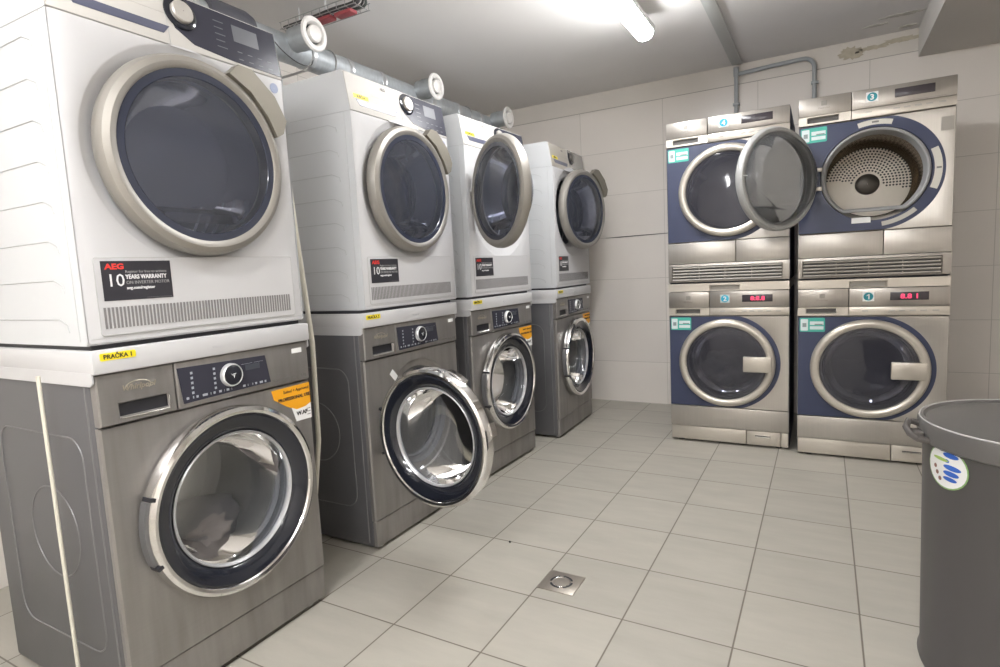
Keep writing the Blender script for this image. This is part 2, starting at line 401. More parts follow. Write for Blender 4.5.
# ---------------------------------------------------------------- steel-fronted front loader (left row)
def steel_washer(label, x0, y0, rz, theta, sticker, wear=True):
    t = thing('washing_machine', label, 'washing machine', (x0, y0, 0), PI/2+rz, 'steel-fronted washing machines of the left row')
    top = .842; cx, cz = .305, .455
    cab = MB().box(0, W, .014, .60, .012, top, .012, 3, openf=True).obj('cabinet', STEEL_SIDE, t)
    # pressed outlines in both sides
    for sx in (-.0002, W+.0002):
        m = MB(); P = rrect(.085, .50, .16, .69, .055, 6)
        m.tube([(sx, p[0], p[1]) for p in P], .0022, 6, closed=True)
        m.tube([(sx, .265+.115*math.cos(a), .44+.115*math.sin(a)) for a in [2*PI*i/40 for i in range(40)]], .002, 6, closed=True)
        m.tube([(sx, .040, z) for z in (.03, .3, .6, .83)], .0025, 6)
        m.obj('side_pressing', mat('pressing_edge', (.18, .177, .18), .4, .3), cab)
    # front
    lv = [(rect(cx, cz, 0.002, W-.002, .118, .719), .028), (rect(cx, cz, 0, W, .116, .721), .006), (rect(cx, cz, .004, W-.004, .119, .718), 0), (circ(cx, cz, .232), 0),
          (circ(cx, cz, .226), .006), (circ(cx, cz, .200), .010), (circ(cx, cz, .192), .030)]
    MB().loft(lv).obj('front_panel', STEEL, t)
    MB().box(.003, W-.003, .004, .03, .014, .1145, .004).obj('kick_panel', STEEL, t)
    MB().box(.178, W-.001, -.006, .03, .723, top, .006, 3).obj('control_fascia', STEEL, t)
    # drawer with a grip recess
    hx0, hx1, hz0, hz1 = .042, .160, .736, .772
    m = MB(); m.loft([(rect(.09, .755, .002, .1755, .725, top-.002), .03), (rect(.09, .755, .001, .1765, .724, top-.001), -.002), (rect(.09, .755, .004, .1735, .727, top-.004), -.006), (rect(.101, .754, hx0, hx1, hz0, hz1), -.006),
                      (rect(.101, .754, hx0+.004, hx1-.004, hz0+.004, hz1-.003), .0)])
    dr = m.obj('detergent_drawer', STEEL, t)
    MB().box(hx0-.003, hx1+.003, .002, .022, hz0-.003, hz1+.003).obj('grip_recess', DARKIN, dr)
    MB().tube([(hx0+.004, -.0065, hz0), (hx1-.004, -.0065, hz0), (hx1-.001, -.0065, hz1-.006)], .0016, 6).obj('grip_edge', CHROME, dr)
    m = MB(); m.text('Whirlpool', .018, .090, -.0064, .797, shear=.3, bold=.0002)
    m.tube([(.090+.028*math.cos(a), -.0064, .803+.013*math.sin(a)) for a in [(-.6+4.3*i/20) for i in range(21)]], .0009, 5)
    m.obj('emblem', GOLD, dr)
    # display
    T = Matrix.Identity(4)
    dp = MB().prism([(.183, .826), (.438, .820), (.450, .742), (.192, .736)], -.0095, -.006).obj('display', PANELG, t)
    m = MB()
    for j in range(5):
        for i in (0, 1): m.box(.214+.062*i, .220+.062*i, -.0101, -.0096, .809-.0125*j-.003, .809-.0125*j+.003)
    for j, (a, b) in enumerate(((.197, .206), (.214, .219), (.223, .231), (.240, .256), (.262, .266), (.270, .278), (.286, .296), (.301, .304), (.308, .318), (.323, .326), (.358, .368), (.373, .377), (.388, .392), (.397, .405), (.412, .424), (.428, .436))):
        m.box(a+.0012, b-.0012, -.0101, -.0096, .7445, .7505)
    for a, b in ((.36, .395), (.40, .43)): m.box(a, b, -.0100, -.0096, .806, .8068)
    m.obj('markings', mat('icon_white', (.36, .38, .42), .5), dp)
    MB().box(.372, .418, -.0100, -.0096, .788, .803).obj('readout', mat('lcd', (.05, .055, .07), .3), dp)
    kn = MB().lathe([(.031, -.0094), (.031, -.016), (.029, -.022), (.0275, -.0235), (.0268, -.022), (.0262, -.02)], .325, .785, 40).obj('dial', mat('dial_ring', (.72, .72, .72), .3, .4), t)
    MB().lathe([(.0266, -.0205), (.024, -.0225), (.001, -.0235)], .325, .785, 32).obj('dial_cap', BLACKG, kn)
    m = MB()
    for k in range(3): a = .5+k*2.1; m.tube([(.325+.008*math.cos(a), -.0240, .785+.008*math.sin(a)), (.325-.004*math.cos(a-.9), -.0240, .785-.004*math.sin(a-.9)), (.325+.003*math.cos(a+1.2), -.0240, .785+.003*math.sin(a+1.2))], .0008, 4)
    m.obj('dial_mark', TXTW, kn)
    MB().box(.535, .572, -.0068, -.006, .810, .824).obj('sticker', PAPER, t, 'small white sticker')
    MB().text('PROFESSIONAL  WASH', .009, .505, -.0064, .738).text('8 kg', .013, .572, -.0064, .737).obj('lettering', INKG, t)
    if sticker:
        P = [(.455, .7115), (.595, .7125), (.595, .648), (.575, .641), (.54, .638), (.505, .655), (.462, .684)]
        s = MB().prism(P, -.0012, -.0002).obj('approval_sticker', ORANGE, t, 'orange sticker above white strip')
        MB().prism([(.595, .650), (.575, .642), (.54, .639), (.522, .648), (.536, .603), (.595, .602)], -.0013, -.0001).obj('white_strip', PAPER, s)
        MB().text('Suited + Approved', .0125, .543, -.0016, .695, shear=.1).text('PROFESSIONAL USE', .0135, .535, -.0016, .673, bold=.0004).text('W.AP', .017, .559, -.0018, .620, bold=.0005, align='CENTER').obj('lettering', INK, s)
        m = MB()
        for k in range(3): m.box(.578, .592, -.0017, -.0013, .614+.009*k, .616+.009*k)
        m.obj('fine_print', INKG, s)
    # door opening
    MB().lathe([(.2, .009), (.192, .028), (.180, .030), (.172, .024), (.166, .035), (.172, .05), (.180, .056)], cx, cz, 72).obj('door_gasket', RUBBER, t)
    drum(t, cx, cz, .178, .235, .058, .42, DRUM)
    if theta > 20:
        MB().box(.170, .182, -.001, .001, .60, .63).obj('door_latch', CHROME, t)
        T = Matrix.Translation((.168, 0, .632)) @ Matrix.Rotation(-.75, 4, 'Y')
        MB(T).box(-.012, .012, -.0016, -.0002, -.004, .038).obj('label_tag', PAPER, t, 'small white tag beside the door opening')
    # the door, hinge at its own origin
    hp = (.080 if theta > 20 else .055, -.006, cz); R = .25
    d = MB().lathe([(R-.004, .0), (R, -.004), (R, -.020), (R-.005, -.033), (R-.014, -.0385), (R-.022, -.036), (R-.026, -.030)], R, 0, 96)
    d.lathe([(R-.004, 0), (.172, .004)], R, 0, 96)
    door = d.obj('door', CHROME, t); door.location = hp; door.rotation_euler = (0, 0, -math.radians(theta))
    MB().lathe([(R-.0245, -.031), (R-.030, -.033), (.200, -.027), (.180, -.012), (.174, .004)], R, 0, 96).obj('door_trim', BLACKG, door)
    MB().lathe([(.179, -.013), (.176, -.016), (.171, -.011), (.1705, .0)], R, 0, 96).obj('window_rim', mat('rim_grey', (.45, .45, .46), .3, .3), door)
    MB().lathe([(.1735, -.010), (.168, .0), (.158, .03), (.150, .085), (.135, .105), (.06, .117), (.001, .119)], R, 0, 80).obj('glass_bowl', GL_BOWL, door)
    m = MB().prism(sector(R, 0, R-.004, R+.004, PI*.90, PI*1.10, 12), -.026, -.002)
    m.obj('hinge_cover', mat('hinge_grey', (.22, .22, .23), .35, .6), door)
    m = MB().prism(sector(R, 0, R-.02, R+.0035, PI*.885, PI*.897, 3), -.036, -.004).prism(sector(R, 0, R-.02, R+.0035, PI*1.103, PI*1.115, 3), -.036, -.004)
    m.obj('hinge_gap', DARKIN, door)
    if theta > 20:
        MB().prism(sector(R, 0, R-.012, R+.006, .12, .30, 6), -.012, .016).obj('catch', CHROME, door)
        MB().prism(sector(R, 0, R-.012, R+.006, .95, 1.25, 6), -.010, .012).obj('catch', CHROME, door)
    feet(t, FOOT)
    return t

# ---------------------------------------------------------------- shelf between washer and dryer
def shelf(label, x0, y0, rz, num):
    t = thing('stacking_shelf', label, 'shelf', (x0, y0, .8425), PI/2+rz, 'white stacking shelves of the left row')
    m = MB().box(-.004, W+.004, -.014, .575, 0.0002, .0525, .004, 2).obj('shelf_body', WHITE, t)
    for a, b in ((-.0045, -.0012), (W+.0012, W+.0045)):
        MB().prism([(-.006, .004), (-.006, -.018), (.006, -.026), (.575, -.026), (.575, .004)], a, b, axis='x').obj('side_flange', WHITE, t)
    s = MB().prism(rrect(.012, .088, .029, .0455, .003, 3), -.0152, -.0142).obj('name_sticker', YEL, t, 'yellow sticker with black letters')
    MB().text('PRAČKA '+num, .0135, .050, -.0155, .0325, bold=.0003).obj('lettering', INK, s)
    MB().text('Whirlpool', .010, .30, -.0144, .020, bold=0).obj('faint_lettering', mat('faint', (.55, .55, .56), .5), t)
    MB().box(.01, W-.01, .012, .56, .0527, .0625).obj('dark_gap_strip', DARKIN, t)  # dark strip: shade of the gap under the dryer put into its colour
    return t

# ---------------------------------------------------------------- white tumble dryer (left row)
def white_dryer(label, x0, y0, rz, theta, silver_panel=False, dz=0, ks=0.0):
    t = thing('tumble_dryer', label, 'tumble dryer', (x0, y0, .9055), PI/2+rz, 'white tumble dryers of the left row')
    cx, cz = .298, .445+dz; zt = .700; top = .842; dy = .022
    prof = [(.008, 0), (.0, .008), (0, zt), (dy, top-.008), (dy+.010, top), (.595, top), (.60, top-.01), (.60, 0)]
    cab = MB().prism(prof, 0, W, axis='x', skip=(1, 2)).obj('cabinet', WHITE2, t)
    for sx in (-.0002, W+.0002):
        m = MB()
        for k in range(8):
            z = .665-.0865*k; m.tube([(sx, .50, z), (sx, .11, z), (sx, .075, z-.014), (sx, .070, z-.03)], .0016, 5)
        m.tube([(sx, .030, .01), (sx, .030, .70)], .0012, 5); m.tube([(sx, .002, .70), (sx, .30, .706)], .0012, 5)
        m.tube([(sx, .50, .02), (sx, .50, .80)], .0012, 5)
        m.obj('side_ribs', mat('rib_line', (.47, .475, .48), .6), cab)
    lv = [(rect(cx, cz, .0006, W-.0006, .0, zt), .012), (rect(cx, cz, .0006, W-.0006, .0, zt), .007), (rect(cx, cz, .003, W-.003, .002, zt), .0025), (rect(cx, cz, .008, W-.008, .005, zt), 0), (circ(cx, cz, .268), 0), (circ(cx, cz, .262), .003),
          (circ(cx, cz, .246), .014), (circ(cx, cz, .222), .018), (circ(cx, cz, .205), .030), (circ(cx, cz, .195), .055)]
    MB().loft(lv).obj('front_panel', WHITE, t)
    drum(t, cx, cz, .195, .27, .055, .50, mat('drum_dim', (.20, .21, .24), .4, .6), a_off=.9)
    m = MB()
    for k in range(6): m.lathe([(.2685, .10+.055*k), (.262, .104+.055*k), (.2685, .108+.055*k)], cx, cz, 72)
    m.obj('drum_hoops', mat('hoop_light', (.62, .63, .66), .35, .3), t)
    # lower flap with the air grille
    gp = MB(); gp.prism(rrect(.030, .565, .020, .190, .006), -.0022, -.0003)
    fl = gp.obj('service_flap', WHITE, t)
    m = MB().tube([(p[0], -.0012, p[1]) for p in rrect(.029, .566, .019, .191, .006)], .0012, 5, closed=True); m.obj('flap_joint', GROOVE, fl)
    m = MB()
    n = 62
    for k in range(n): x = .038+.515*k/n; m.box(x, x+.0045, -.0032, -.0021, .034, .081)
    m.obj('grille_slots', mat('slot_grey', (.20, .19, .19), .7), fl)
    MB().box(.008, .588, -.0004, .004, .0125, .0145).obj('base_joint', GROOVE, t)
    # warranty sticker
    s = MB().box(.042, .198, -.0032, -.0023, .0955, .1835).obj('warranty_sticker', CARD, t, 'dark sticker with white and red print')
    MB().text('AEG', .017, .050, -.0035, .1655, 'LEFT', bold=.0006, sx=1.25).obj('red_lettering', TXTR, s)
    m = MB().text('10', .040, .050, -.0035, .127, 'LEFT').text('YEARS WARRANTY', .0135, .092, -.0035, .143, 'LEFT', bold=.0004, sx=.80).text('aeg.com/register', .0095, .092, -.0035, .1195, 'LEFT', bold=.0002)
    m.obj('white_lettering', TXTW, s)
    MB().text('Register for free to activate', .0085, .092, -.0035, .1565, 'LEFT').text('ON INVERTER MOTOR', .0105, .092, -.0035, .131, 'LEFT', sx=.93).box(.135, .195, -.0035, -.0033, .0985, .0990).obj('grey_lettering', TXTG, s)
    # sloping panel: local frame x, z up the slope, -y outwards
    ang = math.atan2(dy, top-zt); sl = math.hypot(dy, top-zt)-.004
    T = Matrix.Translation((0, 0, zt)) @ Matrix.Rotation(-ang, 4, 'X')
    cp = MB(T).box(.002, W-.002, -.0005, .012, .003, sl, .003, 2).obj('control_panel', SILVER if silver_panel else mat('panel_cream', (.50, .48, .45), .6), t)
    m = MB(T).prism([(.040, .048), (.268, .048), (.250, .027), (.056, .027)], -.0016, -.0006)
    m.obj('drawer_grip', mat('grip_blue', (.09, .095, .14), .3), cp)
    MB(T).box(.295+ks, .2965+ks, -.0012, -.0004, .005, sl-.002).obj('drawer_joint', GROOVE, cp)
    if silver_panel:
        MB(T).prism(rrect(.30, .575, .02, .14, .01), -.0014, -.0004).obj('display', mat('display_taupe', (.22, .21, .19), .25), cp)
    else:
        P = [(.592, .010), (.592, sl-.004), (.345+ks, sl-.004), (.31+ks, .125), (.30+ks, .090), (.315+ks, .050), (.36+ks, .022), (.44, .012)]
        dp = MB(T).prism(P, -.0016, -.0004).obj('display', PANELG, cp)
        m = MB(T)
        for j in range(5):
            m.box(.395, .425-.004*(j % 2), -.0020, -.0017, .040+.017*j, .0425+.017*j)
        for i in range(4):
            for j in range(2): m.box(.455+.032*i, .470+.032*i, -.0020, -.0017, .022+.02*j, .0245+.02*j)
        m.box(.45, .53, -.0020, -.0017, .07, .115).obj('markings', mat('icon_dim', (.09, .092, .105), .35), dp)
    kc = (.335+ks, .092)
    MB(T).lathe([(.042, -.0016), (.041, -.005), (.034, -.007), (.029, -.007)], kc[0], kc[1], 36).obj('dial_surround', BLACKG, cp)
    MB(T).lathe([(.0275, -.003), (.0275, -.014), (.025, -.017), (.001, -.018)], kc[0], kc[1], 36).obj('dial', mat('dial_silver', (.46, .435, .40), .35, .3) if not silver_panel else mat('dial_dark', (.12, .11, .10), .35, .4), cp)
    MB(T).text('AEG', .016, .20, -.0010, .112, bold=.0003).obj('brand_mark', INKG, cp)
    MB(T).box(.13, .27, -.0009, -.0006, .078, .0795).obj('panel_print', mat('print_faint', (.42, .40, .37), .5), cp)
    s = MB(T).box(.030, .108, -.0012, -.0005, .052, .067).obj('name_sticker', YEL, cp, 'yellow sticker with black letters')
    MB(T).text('SUŠIČKA', .012, .069, -.0014, .055, bold=.0002).obj('lettering', INK, s)
    # blue badge near the handle
    MB().lathe([(.014, -.0012), (.001, -.0012)], .562, zt-.028, 20).lathe([(.014, -.0003), (.014, -.0012)], .562, zt-.028, 20).obj('energy_badge', mat('badge_blue', (.30, .34, .48), .4), t)
    # door
    R = .243; hp = (cx-R+(.028 if theta > 30 else .018 if theta > 5 else 0), -.003, cz+(.008 if theta > 5 else 0))
    d = MB().lathe([(R-.012, .010), (R-.002, .004), (R, -.004), (R-.001, -.018), (R-.007, -.030), (R-.020, -.037), (.212, -.0355), (.207, -.031)], R, 0, 96)
    d.lathe([(R-.012, .010), (.19, .010), (.19, .0)], R, 0, 96)
    door = d.obj('door', TITAN, t); door.location = hp; door.rotation_euler = (0, 0, -math.radians(theta))
    MB().lathe([(.2075, -.0315), (.190, -.031), (.188, -.029)], R, 0, 96).obj('window_border', mat('border_navy', (.036, .041, .062), .15, coat=.3), door)
    MB().lathe([(.1885, -.030), (.13, -.034), (.06, -.036), (.001, -.0365)], R, 0, 80).obj('door_glass', GL_BLUE, door)
    def dsh(r, cut): return lambda a: (R+r*math.cos(a), max(r*math.sin(a), -cut))
    m = MB().loft([(dsh(.188, .16), .004), (dsh(.180, .135), .012), (dsh(.165, .128), .050), (dsh(.14, .115), .075), (dsh(.06, .06), .082), (dsh(.001, .001), .083)], 72)
    m.obj('inner_bowl', GL_IN, door)
    hnd = [(R+.005*0+.088, .224), (R+.118, .252), (R+.158, .250), (R+.228, .195), (R+.262, .135), (R+.248, .098), (R+.226, .085), (R+.20, .135), (R+.15, .19)]
    if theta < 30: MB().prism(hnd, -.040, -.012).obj('handle', TITAN_D, door)
    if theta > 30: MB().box(-.010, .014, .0, .022, -.06, .06, .003).obj('hinge', SILVER, door)
    feet(t, DARKIN, .012 if False else -.001)
    return t

# ---------------------------------------------------------------- blue and steel professional machines (back wall)
def blue_fn(cx, cz, R, x0, z0, z1):
    rc = rect(cx, cz, x0, cx+9, z0, z1)
    def f(a):
        if math.cos(a) > -.001:
            x, z = cx+R*math.cos(a), cz+R*math.sin(a); return (x, max(z0, min(z1, z)))
        return rc(a)
    return f
def logo(t, x, z):
    m = MB().text('Electrolux', .0115, x, -.0072, z-.014, bold=.0001)
    m.prism(rrect(x-.012, x+.012, z, z+.022, .002, 2), -.0070, -.0066)
    m.obj('emblem', mat('emblem_grey', (.24, .23, .21), .4, .4), t)
def number_sticker(t, x, z, n, base, fill):
    s = MB().box(x-.023, x+.023, -.0078, -.0070, z-.022, z+.022).obj('number_sticker', base, t, 'square sticker with a white numeral')
    MB().lathe([(.0195, -.0081), (.001, -.0082)], x, z, 28).obj('disc', fill, s)
    m = MB().text(n, .034, x+(.002 if n == '1' else 0), -.0086, z-.012, bold=.0009)
    if n == '1': m.prism([(x+.001, z+.012), (x-.007, z+.006), (x-.007, z+.002), (x+.001, z+.007)], -.0090, -.0082)
    m.obj('numeral', PAPER, s)
def code_sticker(t, x, z, y=-.0035):
    s = MB().prism(rrect(x, x+.108, z, z+.070, .006), y-.0008, y).obj('info_sticker', MINT, t, 'mint green sticker with white panels')
    MB().prism(rrect(x+.004, x+.036, z+.006, z+.064, .004), y-.0012, y-.0009).box(x+.044, x+.102, y-.0012, y-.0009, z+.012, z+.028).box(x+.044, x+.102, y-.0012, y-.0009, z+.034, z+.052).obj('paper_patch', mat('pale_mint', (.66, .74, .74), .5), s)
    MB().box(x+.012, x+.029, y-.0015, y-.0013, z+.024, z+.044).box(x+.064, x+.098, y-.0015, y-.0013, z+.034, z+.040).obj('print', GREYP, s)
def pro_front(t, z0, zb0, zb1, ztop, split, cx, cz, hole_r, strip):
    """lower steel sheet, blue field and the steel right side around a round hole"""
    lv = [(rect(cx, cz, .001, W-.001, zb0+.001, zb1-.001), .028), (rect(cx, cz, 0, W, zb0, zb1), .004), (rect(cx, cz, .003, W-.003, zb0+.003, zb1-.003), 0), (circ(cx, cz, hole_r+.02), 0), (circ(cx, cz, hole_r), .012), (circ(cx, cz, hole_r-.006), .04)]
    f = MB().loft(lv).obj('front_panel', ESTEEL, t)
    m = MB().loft([(blue_fn(cx, cz, .262, .003, zb0+.003, zb1-.003), -.0004), (blue_fn(cx, cz, .261, .004, zb0+.004, zb1-.004), -.003), (circ(cx, cz, hole_r+.014), -.003), (circ(cx, cz, hole_r+.012), .004)])
    m.obj('blue_panel', NAVY, f)
    return f
def control_bands(t, za, zs, zb, num, base, fill, led, rec):
    """light strip za..zs, darker strip zs..zb"""
    xs = .214
    m = MB().box(.001, xs-.001, -.006, .03, zs, zb, .003).box(xs+.001, W-.001, -.006, .03, zs, zb, .003); up = m.obj('control_panel', ESTEEL_D, t)
    hx0, hx1 = rec[0], rec[1]; hz0, hz1 = rec[2], rec[3]
    m = MB().loft([(rect(.1, (za+zs)/2, .001, xs-.001, za+.001, zs-.001), .03), (rect(.1, (za+zs)/2, .001, xs-.001, za+.001, zs-.001), -.004), (rect(.1, (hz0+hz1)/2, hx0, hx1, hz0, hz1), -.004), (rect(.1, (hz0+hz1)/2, hx0+.003, hx1-.003, hz0+.003, hz1-.003), .012)])
    m.box(xs+.001, W-.001, -.004, .03, za+.001, zs-.001, .002)
    st = m.obj('button_strip', ERING, t)
    MB().box(hx0, hx1, .010, .014, hz0, hz1).obj('grip_recess', mat('recess_grey', (.10, .095, .09), .5), st)
    m = MB()
    for x in (.268, .372, .410, .450, .490, .535):
        m.box(x, x+.024, -.0055, -.004, za+.020, za+.027, .0008)
    m.obj('buttons', mat('button_grey', (.45, .43, .40), .4), st)
    MB().box(.36, .56, -.0066, -.0062, zs+.006, zs+.0075).box(.265, .29, -.0066, -.0062, zs+.006, zs+.0075).obj('print', INKG, up)
    zc = (zs+zb)/2
    dp = MB().box(.376, .520, -.0075, -.006, zc-.019+.004, zc+.019+.004, .001).obj('display', mat('display_violet', (.045, .038, .045), .2), up)
    if led: MB().text(led, .031, .450, -.0079, zc-.007, bold=.0009, sx=1.15).obj('digits', RED_LED, dp, 'glowing red digits')
    logo(up, .105, zc); number_sticker(t, .292, zc+.004, num, base, fill)
    return up
def pro_washer(label, loc, rz, num, base, fill, led):
    t = thing('washing_machine', label, 'washing machine', loc, rz, 'blue and steel washing machines against the back wall')
    MB().box(0, W, .014, .62, .012, .853, .006, 2, openf=True).obj('cabinet', ESIDE, t)
    cx, cz = .295, .462
    control_bands(t, .720, .763, .852, num, base, fill, led, (.036, .166, .731, .757))
    pro_front(t, 0, .209, .718, 0, 0, cx, cz, .20, 0)
    MB().box(.001, W-.001, -.001, .028, .092, .207, .003).obj('lower_panel', ESTEEL, t)
    MB().box(.003, .392, .003, .03, .012, .089, .003).box(.560, W-.003, .003, .03, .012, .089, .003).obj('kick_panel', ERING, t)
    fl = MB().box(.394, .558, .002, .03, .012, .089, .003).obj('filter_flap', ERING, t)
    MB().box(.436, .510, -.001, .003, .0625, .066).obj('flap_slot', DARKIN, fl); MB().box(.436, .510, -.001, .003, .0570, .0612).obj('flap_lip', CHROME, fl)
    MB().lathe([(.212, .012), (.197, .03), (.185, .035), (.182, .05)], cx, cz, 72).obj('door_gasket', RUBBER, t)
    drum(t, cx, cz, .182, .24, .055, .45, DRUM)
    R = .240; d = MB().lathe([(R-.004, .0), (R, -.006), (R, -.018), (R-.006, -.028), (R-.016, -.033), (.212, -.0325), (.203, -.027), (.200, -.018)], R, 0, 96).lathe([(R-.004, 0), (.185, .002)], R, 0, 96)
    door = d.obj('door', ERING, t); door.location = (cx-R, -.005, cz)
    MB().lathe([(.2005, -.019), (.13, -.026), (.001, -.030)], R, 0, 80).obj('door_glass', GL_GREY, door)
    MB().lathe([(.190, -.004), (.170, .012), (.150, .07), (.10, .098), (.001, .103)], R, 0, 72).obj('glass_bowl', GL_BOWL, door)
    MB().box(R+.088, R+.222, -.047, -.026, -.041, .041, .004, 2).obj('handle', ERING, door)
    feet(t, DARKIN)
    return t
def pro_dryer(label, loc, rz, num, base, fill, theta):
    t = thing('tumble_dryer', label, 'tumble dryer', loc, rz, 'blue and steel tumble dryers against the back wall')
    H2 = .870
    MB().box(0, W, .014, .62, .0, H2, .006, 2, openf=True).obj('cabinet', ESIDE, t)
    cx, cz = .305, .483
    za, zs = .742, .785
    control_bands(t, za, zs, H2, num, base, fill, None, (.036, .166, .752, .779))
    f = pro_front(t, 0, .222, .740, 0, 0, cx, cz, .20, 0)
    MB().box(.001, .345, -.001, .028, .106, .220, .003).box(.347, W-.001, -.001, .028, .106, .220, .003).obj('lower_panel', ESTEEL, t)
    g = MB().loft([(rect(.3, .055, .001, W-.001, .006, .104), .03), (rect(.3, .055, .001, W-.001, .006, .104), -.001), (rect(.29, .055, .02, .565, .012, .092), -.003), (rect(.29, .055, .024, .561, .016, .088), .010)])
    gr = g.obj('vent_grille', ESTEEL_D, t)
    MB().box(.02, .565, .009, .013, .012, .092).obj('grille_back', DARKIN, gr)
    m = MB()
    for k in range(5):
        z = .014+.0165*k; T = Matrix.Translation((0, .003, z+.003)) @ Matrix.Rotation(-.5, 4, 'X'); m.box(.024, .561, -.005, .006, -.0035, .0035, T=T)
    for x in (.16, .29, .42): m.box(x, x+.003, -.002, .010, .014, .09)
    m.obj('grille_slats', mat('slat_beige', (.36, .335, .295), .55), gr)
    R = .240
    if theta:
        # open mouth: flat-bottomed grey lip, perforated drum back
        def lip(r, cut): return lambda a: (cx+.0+r*math.cos(a), cz+max(r*math.sin(a), -cut))
        MB().loft([(lip(.209, .172), -.0032), (lip(.208, .171), -.013), (lip(.202, .166), -.015), (lip(.196, .158), -.010), (lip(.192, .152), .040), (lip(.188, .149), .060)], 96).obj('door_gasket', GASK, t)
        d = drum(t, cx, cz, .19, .262, .062, .47, mat('drum_bronze', (.36, .31, .25), .25, .9), 0, rb=.215)
        MB().lathe([(.212, .462), (.205, .452), (.198, .458)], cx, cz, 72).obj('drum_rim', DRUM, d)
        MB().lathe([(.198, .4655), (.001, .4655)], cx, cz, 72).obj('back_plate', DRUM_B, d)
        MB().lathe([(.055, .463), (.053, .450), (.042, .446), (.001, .444)], cx, cz, 48).obj('hub', mat('hub_dark', (.09, .08, .07), .35, .5), d)
        m = MB()
        for j in range(9):
            r = .072+.0142*j; n = int(2*PI*r/.0150)
            for k in range(n):
                a = -.22+(PI+.22+.03)*k/(n*.55) if False else 2*PI*k/n
                aa = (a+PI) % (2*PI)-PI
                if -.20 < aa < PI-.20+.0 or aa < -(PI-.0)-.0:
                    x, z = cx+r*math.cos(a), cz+r*math.sin(a)
                    m.lathe([(.0052, .4650), (.0001, .4649)], x, z, 6)
        m.obj('perforations', DARKIN, d, kind='stuff')
        m = MB().prism(sector(cx, cz, .224, .247, math.radians(74), math.radians(106)), -.0045, -.0032)
        m.prism(sector(cx, cz, .222, .250, math.radians(-22), math.radians(22)), -.0045, -.0032); m.obj('notice_sticker', mat('notice_cream', (.62, .60, .54), .5), t, 'cream curved sticker')
        MB().box(cx-.012, cx+.014, -.0050, -.0046, cz+.232, cz+.240).box(cx+.228, cx+.246, -.0050, -.0046, cz-.004, cz+.004).obj('notice_print', INKG, t)
        MB().box(cx-.085, cx-.01, -.0045, -.0032, cz-.222, cz-.196).obj('rating_plate', PAPER, t)
        MB().prism(sector(cx, cz, .224, .244, math.radians(-82), math.radians(-48)), -.008, -.0032).obj('lock_bracket', mat('bracket_grey', (.42, .41, .38), .4, .4), t)
        for s in (-1, 1): MB().box(cx-.232, cx-.205, -.020, -.0032, cz+s*.045-.009, cz+s*.045+.009, .002).obj('hinge_leaf', ERING, t)
        MB().box(.545, .59, -.0012, -.0003, .640, .70).obj('fine_print', mat('print_steel', (.36, .34, .31), .5, .5), t)
    else:
        MB().lathe([(.212, .012), (.197, .03), (.188, .035), (.186, .05)], cx, cz, 72).obj('door_gasket', RUBBER, t)
        drum(t, cx, cz, .186, .262, .055, .48, DRUM)
    hp = (cx-R, -.005, cz) if not theta else (cx-R+.012, -.022, cz)
    d = MB().lathe([(R-.004, .002), (R, -.006), (R, -.018), (R-.006, -.028), (R-.016, -.033), (.212, -.0325), (.203, -.027), (.200, -.018)], R, 0, 96)
    door = d.obj('door', mat('ring_grey', (.42, .42, .41), .4, .3) if theta else ERING, t); door.location = hp; door.rotation_euler = (0, 0, -math.radians(theta))
    MB().lathe([(R-.004, .002), (R-.008, .009), (R-.020, .010), (R-.025, .005), (.205, .0035)], R, 0, 96).obj('door_liner', mat('liner_grey', (.36, .36, .35), .45), door)
    if theta:
        MB().lathe([(.2005, -.019), (.13, -.022), (.001, -.024)], R, 0, 80).obj('door_glass', GL_GREY, door)
        def bw(r, cut): return lambda a: (R+r*math.cos(a), max(r*math.sin(a), -cut))
        MB().loft([(bw(.2145, .2145), .006), (bw(.208, .20), .014), (bw(.188, .130), .030), (bw(.172, .120), .060), (bw(.15, .108), .070), (bw(.05, .05), .074), (bw(.001, .001), .075)], 72).obj('inner_bowl', GL_CLEAR, door)
        m = MB()
        for k in range(26): 
            a = 2*PI*k/26; m.box(R+.226*math.cos(a)-.003, R+.226*math.cos(a)+.003, .0095, .0108, .226*math.sin(a)-.0015, .226*math.sin(a)+.0015)
        m.obj('liner_screws', GROOVE, door)
        MB().box(2*R-.036, 2*R-.014, .008, .013, .009, .013).obj('latch_pin', PAPER, door)
    else:
        MB().lathe([(.2005, -.019), (.13, -.026), (.001, -.030)], R, 0, 80).obj('door_glass', GL_GREY, door)
        MB().box(R+.14, R+.222, -.045, -.026, -.05, .05, .004, 2).obj('handle', ERING, door)
    return t
def pro_shelf(label, loc, rz):
    t = thing('stacking_shelf', label, 'shelf', loc, rz, 'steel stacking shelves against the back wall')
    MB().loft([(rect(.29, .026, .001, W-.001, .0012, .0435), .03), (rect(.29, .026, .001, W-.001, .0012, .0435), -.008), (rect(.29, .020, .215, .365, .004, .033), -.008), (rect(.29, .020, .219, .361, .008, .029), .006)]).box(.001, W-.001, .03, .6, .0012, .0435).obj('shelf_body', ERING, t)
    MB().box(.212, .368, .004, .010, .003, .036).obj('grip_recess', mat('recess_pale', (.30, .28, .25), .5), t)
    MB().box(.01, W-.01, .004, .59, .0437, .0465).obj('dark_gap_strip', DARKIN, t)
    return t

